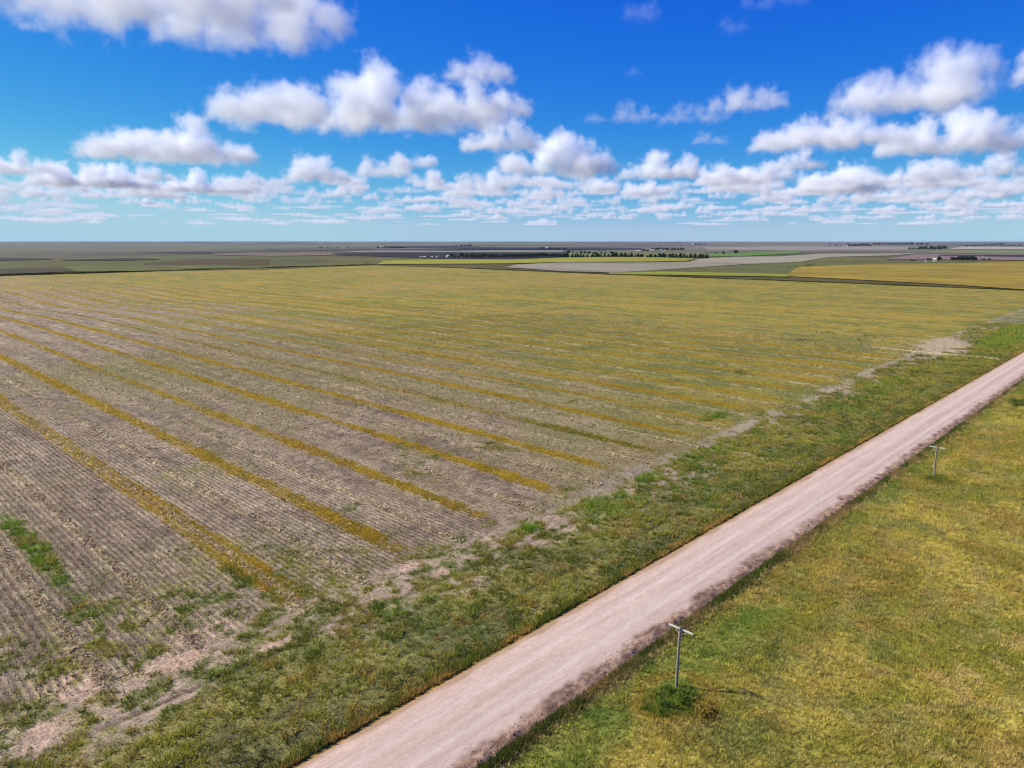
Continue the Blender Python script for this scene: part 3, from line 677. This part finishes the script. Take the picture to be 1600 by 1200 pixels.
row(1084, 383.2, 1099, 383.2, 6, 1.8, 2.6, 'tiny dark tree of the shelter belt by horizon farm', 'horizon shelter belt', 1, 1.5)
row(1300, 385.4, 1313, 385.4, 3, 2, 3.6, 'sparse tree before the far farm with the white house', 'sparse trees by the far white house', 1, 1.1)
row(1326, 385.2, 1360, 385.2, 12, 3.2, 4.8, 'dense grove tree right of the far white house', 'grove by the far white house', 1, 1.4)
row(1364, 383, 1450, 383.2, 24, 2.6, 3.8, 'far tree in the long dark belt under the horizon', 'long dark tree belt under the horizon', 1, 1.6)
row(1419, 390.4, 1434, 390.2, 5, 1.8, 3.2, 'low bush at the thin end of the isolated grove', 'isolated grove on pale field', 1, 1.3)
row(1436, 390.4, 1474, 390.4, 13, 4.2, 6.2, 'tall dark tree in the isolated grove on the pale field', 'isolated grove on pale field', 1, 1.25)
row(1510, 385.6, 1568, 382, 18, 1.6, 2.4, 'tiny tree in the slanting far hedge line', 'slanting far hedge line', 1, 1.6)
row(1566, 384.6, 1600, 384.8, 9, 1.8, 2.6, 'tiny tree in the flat hedge line past the slanting one', 'flat far hedge line', 1, 1.6)
row(1423, 408.8, 1428, 408.6, 2, 2.6, 3.2, 'small dark tree left of the farm behind the yellow field', 'trees left of farm behind yellow field', 1, 1.4)
row(1448, 408, 1456, 407.8, 3, 3.4, 4.4, 'dark tree between the two small buildings behind yellow field', 'trees between the buildings behind yellow field', 1, 1.1)
row(1464, 408, 1469, 408, 2, 6, 6.8, 'tall dark tree right of the white house behind yellow field', 'tall trees by the white house behind yellow field', 1, 1.0)
row(1490, 408.4, 1525, 408.2, 10, 5, 7.6, 'grey green tree in the grove behind the yellow field', 'grove behind the yellow field', 1, 1.15)
row(1534, 407.6, 1544, 407.4, 4, 2.6, 3.8, 'small tree by the thin mast behind the yellow field', 'small trees by the mast', 1, 1.2)
for u, h in ((475, 1.8), (499, 2.4), (502.5, 3), (512, 2.4), (516, 2.2), (527, 2.6), (543, 2.8), (557, 2.4), (562, 1.8), (566, 2), (571, 1.8), (578, 1.8)):
    tree(u, 388.8, h, 'lone tree of the scattered line on the grey plain', 'scattered tree line on the grey plain', 1, 1.2)
row(590, 388, 604, 388, 5, 2.2, 4, 'tree around the white farm on the grey plain', 'trees around the farm on the grey plain', 1, 1.0)
row(606, 388, 632, 388, 11, 1.9, 3, 'dense low tree of the belt right of the plain farm', 'belt right of the farm on the grey plain', 1, 1.5)
row(698, 402, 716, 403.4, 6, 4, 7, 'dark tree right of the row of white sheds', 'dark trees beside the white sheds', 1, 1.2)
row(720, 403, 738, 403.6, 6, 7, 10.5, 'tallest dark tree of the wood behind the lime field', 'tall trees in the dark wood', 1, 1.0)
row(742, 404, 886, 402.4, 38, 5, 8, 'dark tree in the wood edge behind the lime field', 'dark wood edge behind the lime field', 1, 1.35)
row(709, 385, 738, 385, 7, 2., 3.2, 'tiny far tree on the dark belt at the horizon', 'far trees on the dark horizon belt', 1, 1.4)

# ------------------------------------------------------------------ farm buildings
M_wall = plain_mat('white_siding', S(232, 232, 228), .7, .06, 1.)
M_roofw = plain_mat('white_metal_roof', S(224, 226, 228), .45, .05, 1., .4)
M_roofg = plain_mat('grey_roof', S(128, 126, 126), .7, .1, 1.)
M_door = plain_mat('dark_door', S(60, 58, 58), .7, .1, 1.)
def farm_building(u, v, wpx, hpx, label, name='farm_shed', roof=None, turn=0., group=None, deep=.7):
    x, y, z = at(u, v); d = math.hypot(x, y); k = d / FPX; W = wpx * k; D = max(5., W * deep); H = hpx * k * .62; RH = hpx * k * .38
    e = bpy.data.objects.new(name, None); COL.objects.link(e); e.location = (x, y, z + .2); e.rotation_euler = (0, 0, math.atan2(-x, y) + turn)
    tag(e, label, 'farm building', group)
    w2, d2 = W / 2, D / 2
    V = [(-w2, -d2, -1), (w2, -d2, -1), (w2, d2, -1), (-w2, d2, -1), (-w2, -d2, H), (w2, -d2, H), (w2, d2, H), (-w2, d2, H), (-w2, 0, H + RH), (w2, 0, H + RH)]
    F = [(0, 1, 5, 4), (2, 3, 7, 6), (1, 2, 6, 9, 5), (3, 0, 4, 8, 7)]
    link('wall', pymesh('wall', V, F, M_wall), e)
    o = .35; th = .18
    V = [(-w2 - o, -d2 - o, H - .2), (w2 + o, -d2 - o, H - .2), (w2 + o, 0, H + RH + .05), (-w2 - o, 0, H + RH + .05), (w2 + o, d2 + o, H - .2), (-w2 - o, d2 + o, H - .2)]
    V = V + [(a, b, c + th) for a, b, c in V]
    F = [(0, 3, 2, 1), (3, 5, 4, 2), (6, 7, 8, 9), (9, 8, 10, 11), (0, 1, 7, 6), (4, 5, 11, 10), (1, 2, 8, 7), (2, 4, 10, 8), (5, 3, 9, 11), (3, 0, 6, 9)]
    link('roof', pymesh('roof', V, F, roof or M_roofw), e)
    V, F = box((W * .12, -d2 - .03, H * .36), (W * .18, .1, H * .72)); link('door', pymesh('door', V, F, M_door), e)
    for sg in (-.3, .36):
        V, F = box((W * sg, -d2 - .03, H * .55), (W * .1, .1, H * .25)); link('window', pymesh('window', V, F, M_door), e)
    return e
gw = 'white sheds at the edge of the lime field'
farm_building(657.5, 402.6, 2.4, 1.6, 'smallest white shed at the left end of the shed row', 'farm_shed', group=gw)
farm_building(663, 402.7, 4, 2.2, 'low wide white shed second in the shed row', 'farm_shed', group=gw)
farm_building(675, 402.7, 3.4, 1.6, 'low pale shed in the middle of the shed row', 'farm_shed', group=gw)
farm_building(684.5, 402.8, 5.2, 3.2, 'white barn with grey roof in the shed row by lime field', 'barn', M_roofg, .3, gw)
farm_building(701, 402.4, 6.2, 4., 'largest bright white barn at the right end of the shed row', 'barn', turn=.35, group=gw)
farm_building(728.5, 399.4, 2.6, 2.4, 'white house front showing between the tallest dark trees', 'farmhouse', M_roofg)
farm_building(595, 387.6, 3.6, 2.6, 'white farm shed among trees on the grey plain', 'farm_shed')
farm_building(606.2, 388.2, 1., 3.4, 'thin white grain leg tower by the plain farm', 'grain_tower', deep=1.)
farm_building(854, 388.4, 4.2, 2.6, 'single white farmhouse on the dark band', 'farmhouse')
farm_building(996.5, 393.6, 7, 2., 'long low white shed set apart from the farmstead', 'farm_shed')
farm_building(1019, 393.2, 4.6, 2.8, 'white farm shed with low wing in the farmstead', 'farm_shed', group='white farmstead before the dense trees')
farm_building(1027, 393, 2.6, 2., 'small grey roofed white shed between the larger farmstead sheds', 'farm_shed', M_roofg)
farm_building(1032, 393.2, 2.4, 3.2, 'tall narrow white farmstead building before the dense trees', 'farm_shed')
farm_building(1038, 393.2, 5.5, 1.3, 'lowest flat white shed at the right of the farmstead', 'farm_shed')
farm_building(1071, 382.9, 3, 1.4, 'tiny white shed at the horizon farm', 'farm_shed')
farm_building(1082, 383.2, 3.6, 2., 'white barn beside the tiny shelter belt at the horizon', 'barn')
farm_building(1317.5, 385, 3.8, 2.6, 'far white house with grove at its side', 'farmhouse', M_roofg)
farm_building(1324, 385.6, 2., 1.6, 'tiny white shed before the far grove', 'farm_shed')
farm_building(1446, 409.2, 3.2, 2.2, 'low grey farm shed behind the yellow field', 'farm_shed', M_roofg)
farm_building(1460, 408.2, 4.2, 4., 'bright white house behind the yellow field', 'farmhouse')
farm_building(932, 397.6, 2.2, 1.6, 'tiny white shed among the loose farmyard tree row', 'farm_shed')
x, y, z = at(1534.5, 407.4); hm = 7.4 * math.hypot(x, y) / FPX
e = bpy.data.objects.new('radio_mast', None); COL.objects.link(e); e.location = (x, y, z); tag(e, 'thin pale mast standing right of the grove behind the yellow field', 'mast')
V, F = tube([(0, 0, -1), (0, 0, hm)], [.4, .25], 6); link('shaft', pymesh('shaft', V, F, M_wall), e)
V, F = box((0, 0, hm * .97), (1.6, 1.6, .5)); link('head', pymesh('head', V, F, M_roofg), e)

# ------------------------------------------------------------------ clouds: grids of droplets grown round puffs
cm = bpy.data.materials.new('cloud_droplets'); cm.use_nodes = True; n_ = cm.node_tree; n_.nodes.clear()
out = n_.nodes.new('ShaderNodeOutputMaterial'); pv = n_.nodes.new('ShaderNodeVolumePrincipled')
pv.inputs['Color'].default_value = (1, 1, 1, 1); pv.inputs['Density'].default_value = .009
n_.links.new(pv.outputs[0], out.inputs['Volume'])
def cloud_group():
    t = bpy.data.node_groups.new('cloud_growth', 'GeometryNodeTree')
    t.interface.new_socket('Geometry', in_out='INPUT', socket_type='NodeSocketGeometry')
    for nm, ty in (('Min', 'NodeSocketVector'), ('Max', 'NodeSocketVector'), ('NX', 'NodeSocketInt'), ('NY', 'NodeSocketInt'), ('NZ', 'NodeSocketInt'), ('Scale', 'NodeSocketFloat'), ('Seed', 'NodeSocketFloat'), ('Soft', 'NodeSocketFloat'), ('Thin', 'NodeSocketFloat')):
        t.interface.new_socket(nm, in_out='INPUT', socket_type=ty)
    t.interface.new_socket('Geometry', in_out='OUTPUT', socket_type='NodeSocketGeometry')
    N = t.nodes.new; L = t.links.new; gi = N('NodeGroupInput'); go = N('NodeGroupOutput'); pos = N('GeometryNodeInputPosition')
    def mt(op, a, b=None):
        k = N('ShaderNodeMath'); k.operation = op
        for i, v in enumerate((a, b)):
            if v is None: continue
            if isinstance(v, (int, float)): k.inputs[i].default_value = v
            else: L(v, k.inputs[i])
        return k.outputs[0]
    pr = N('GeometryNodeProximity'); pr.target_element = 'POINTS'; L(gi.outputs['Geometry'], pr.inputs[0])
    sep = N('ShaderNodeSeparateXYZ'); L(pos.outputs[0], sep.inputs[0])
    nz = N('ShaderNodeTexNoise'); va = N('ShaderNodeVectorMath'); va.operation = 'ADD'; L(pos.outputs[0], va.inputs[0]); L(gi.outputs['Seed'], va.inputs[1]); L(va.outputs[0], nz.inputs['Vector'])
    L(mt('DIVIDE', 1.0, gi.outputs['Scale']), nz.inputs['Scale']); nz.inputs['Detail'].default_value = 5; nz.inputs['Roughness'].default_value = .69
    nn = mt('SUBTRACT', nz.outputs[0], .5)
    f = mt('ADD', mt('SUBTRACT', 1.0, mt('DIVIDE', pr.outputs['Distance'], gi.outputs['Scale'])), mt('MULTIPLY', nn, 3.4))
    zb = mt('DIVIDE', sep.outputs[2], gi.outputs['Scale'])
    f = mt('MINIMUM', f, mt('MULTIPLY', mt('ADD', zb, mt('MULTIPLY', nn, 2.2)), 1.1))
    f = mt('DIVIDE', f, gi.outputs['Soft'])
    f = mt('MULTIPLY', mt('MINIMUM', mt('MAXIMUM', f, 0.), 1.), gi.outputs['Thin'])
    vc = N('GeometryNodeVolumeCube'); L(f, vc.inputs['Density'])
    for a, b in (('Min', 'Min'), ('Max', 'Max'), ('NX', 'Resolution X'), ('NY', 'Resolution Y'), ('NZ', 'Resolution Z')): L(gi.outputs[a], vc.inputs[b])
    sm = N('GeometryNodeSetMaterial'); L(vc.outputs[0], sm.inputs[0]); sm.inputs['Material'].default_value = cm
    L(sm.outputs[0], go.inputs[0]); return t
CG = cloud_group(); IDS = {i.name: i.identifier for i in CG.interface.items_tree if i.in_out == 'INPUT'}
def cloud(loc, W, H, D, rad, seed, res=11., soft=.5, thin=1., label=None):
    r = np.random.default_rng(seed); pts = []
    for i in range(int(5 + W * D / (rad * rad) * .55)):
        a = r.uniform(0, 6.28); q = math.sqrt(r.uniform()); px, py = math.cos(a) * q * W / 2, math.sin(a) * q * D / 2
        top = (H - rad * .6) * max(0, 1 - q ** 1.6) * r.uniform(.35, 1); z = rad * .25
        while z <= max(top, rad * .26):
            pts.append((px + r.normal() * rad * .2, py + r.normal() * rad * .2, z)); z += rad * .7
    me = bpy.data.meshes.new('cloud'); me.from_pydata(pts, [], []); o = link('cloud', me, None, loc)
    o.rotation_euler = (0, 0, math.atan2(-loc[0], loc[1]))
    md = o.modifiers.new('growth', 'NODES'); md.node_group = CG
    mx = (W / 2 + rad * 1.3, D / 2 + rad * 1.3, H + rad * .9); mn = (-mx[0], -mx[1], -rad * .4)
    md[IDS['Min']] = mn; md[IDS['Max']] = mx
    for k, i in (('NX', 0), ('NY', 1), ('NZ', 2)): md[IDS[k]] = max(6, int((mx[i] - mn[i]) / (rad / res)))
    md[IDS['Scale']] = float(rad); md[IDS['Seed']] = seed * 7131.7; md[IDS['Soft']] = soft; md[IDS['Thin']] = thin
    return tag(o, label, 'cloud' if label else None, kind='stuff')
BASE = 1050.
def sky_cloud(u, vb, wpx, hpx, seed, depth=.5, soft=.8, thin=1., res=17., rk=.34, label='white flat based cumulus cloud in the blue sky'):
    x = (u - 800) / FPX; y = (600 - vb) / FPX
    dz = -math.sin(PITCH) + y * math.cos(PITCH); dy = math.cos(PITCH) + y * math.sin(PITCH); q = (BASE - CAM_H) / dz
    D = math.hypot(x * q, dy * q); k = D / FPX; W, H = wpx * k, hpx * k
    rad = max(min(H * rk, W * .2), 45)
    cloud((x * q, dy * q, BASE), max(W - 1.3 * rad, rad), H, max(W * depth - rad, rad), rad, seed, res, soft, thin, label)
sky_cloud(290, 40, 480, 120, 1, .55)
sky_cloud(575, 196, 440, 100, 2, .42, rk=.34)
sky_cloud(745, 182, 170, 62, 12, .5)
sky_cloud(745, 128, 120, 66, 13, .5)
sky_cloud(258, 250, 270, 66, 3, .45)
sky_cloud(5, 272, 110, 46, 14, .5)
sky_cloud(140, 292, 170, 48, 15, .4)
sky_cloud(320, 302, 130, 36, 16, .45)
sky_cloud(235, 282, 90, 30, 46, .45, .9, .8)
sky_cloud(405, 290, 80, 30, 47, .45, .9, .8)
sky_cloud(490, 284, 120, 58, 17, .45)
sky_cloud(595, 276, 130, 44, 30, .45, .95, .85)
sky_cloud(645, 262, 80, 46, 18, .5)
sky_cloud(790, 236, 140, 56, 19, .5)
sky_cloud(870, 274, 200, 74, 7, .5)
sky_cloud(765, 300, 70, 44, 20, .5)
sky_cloud(975, 190, 130, 34, 21, .4, 1.2, .45)
sky_cloud(1080, 192, 110, 40, 31, .4, 1.2, .5)
sky_cloud(1165, 172, 110, 54, 22, .5, .9, .8)
sky_cloud(1045, 280, 150, 52, 8, .45)
sky_cloud(1000, 306, 80, 34, 48, .45)
sky_cloud(1170, 286, 140, 60, 32, .45)
sky_cloud(1240, 266, 80, 36, 49, .5)
sky_cloud(1110, 226, 50, 34, 33, .5, 1., .5)
sky_cloud(1290, 232, 210, 64, 5, .5)
sky_cloud(1490, 238, 220, 72, 6, .5)
sky_cloud(1420, 172, 210, 104, 4, .5)
sky_cloud(1325, 300, 130, 60, 23, .5)
sky_cloud(1465, 284, 110, 44, 24, .5)
sky_cloud(1565, 276, 70, 44, 50, .5)
sky_cloud(1625, 130, 100, 50, 25, .5)
sky_cloud(1005, 32, 80, 36, 26, .5, 1.4, .3)
sky_cloud(1145, 52, 46, 32, 27, .5, 1.4, .3)
sky_cloud(1215, 8, 100, 30, 28, .5, 1.4, .3)
sky_cloud(985, 120, 26, 12, 34, .5, 1.4, .25)
sky_cloud(36, 46, 36, 18, 29, .5, .8, .7)
cr = random.Random(77)
for i in range(340):
    u = cr.uniform(-150, 1750) if i % 3 else cr.uniform(650, 1700); v = 286 + 60 * cr.random() ** .8; e_ = (358 - v) / 60
    if u < 560: v = 290 + (v - 286) * .7
    sky_cloud(u, v, cr.uniform(18, 80) * e_ + 10, (10 + 20 * cr.random()) * e_ + 3, 100 + i, .5, .95, cr.uniform(.6, 1.2), 6., .45, 'small white cloud of the far bank above the horizon')
for i in range(200):
    u = cr.uniform(-120, 1720); v = 318 + 34 * cr.random()
    sky_cloud(u, v, cr.uniform(8, 60), 2.5 + 7 * cr.random(), 500 + i, .7, 1., .5, 5., .5, 'faint small cloud low over the horizon')

# ------------------------------------------------------------------ thin blue air between here and the horizon
hz = bpy.data.materials.new('thin_air'); hz.use_nodes = True; hn = hz.node_tree; hn.nodes.clear()
ho = hn.nodes.new('ShaderNodeOutputMaterial'); hv = hn.nodes.new('ShaderNodeVolumePrincipled')
hv.inputs['Color'].default_value = (.62, .8, 1, 1); hv.inputs['Density'].default_value = 1.2e-5; hv.inputs['Density Attribute'].default_value = ''
hn.links.new(hv.outputs[0], ho.inputs['Volume'])
V, F = box((0, 0, (-60 + 95) / 2), (126000, 126000, 155))
tag(link('haze', pymesh('haze', V, [f[::1] for f in F], hz)), kind='stuff')
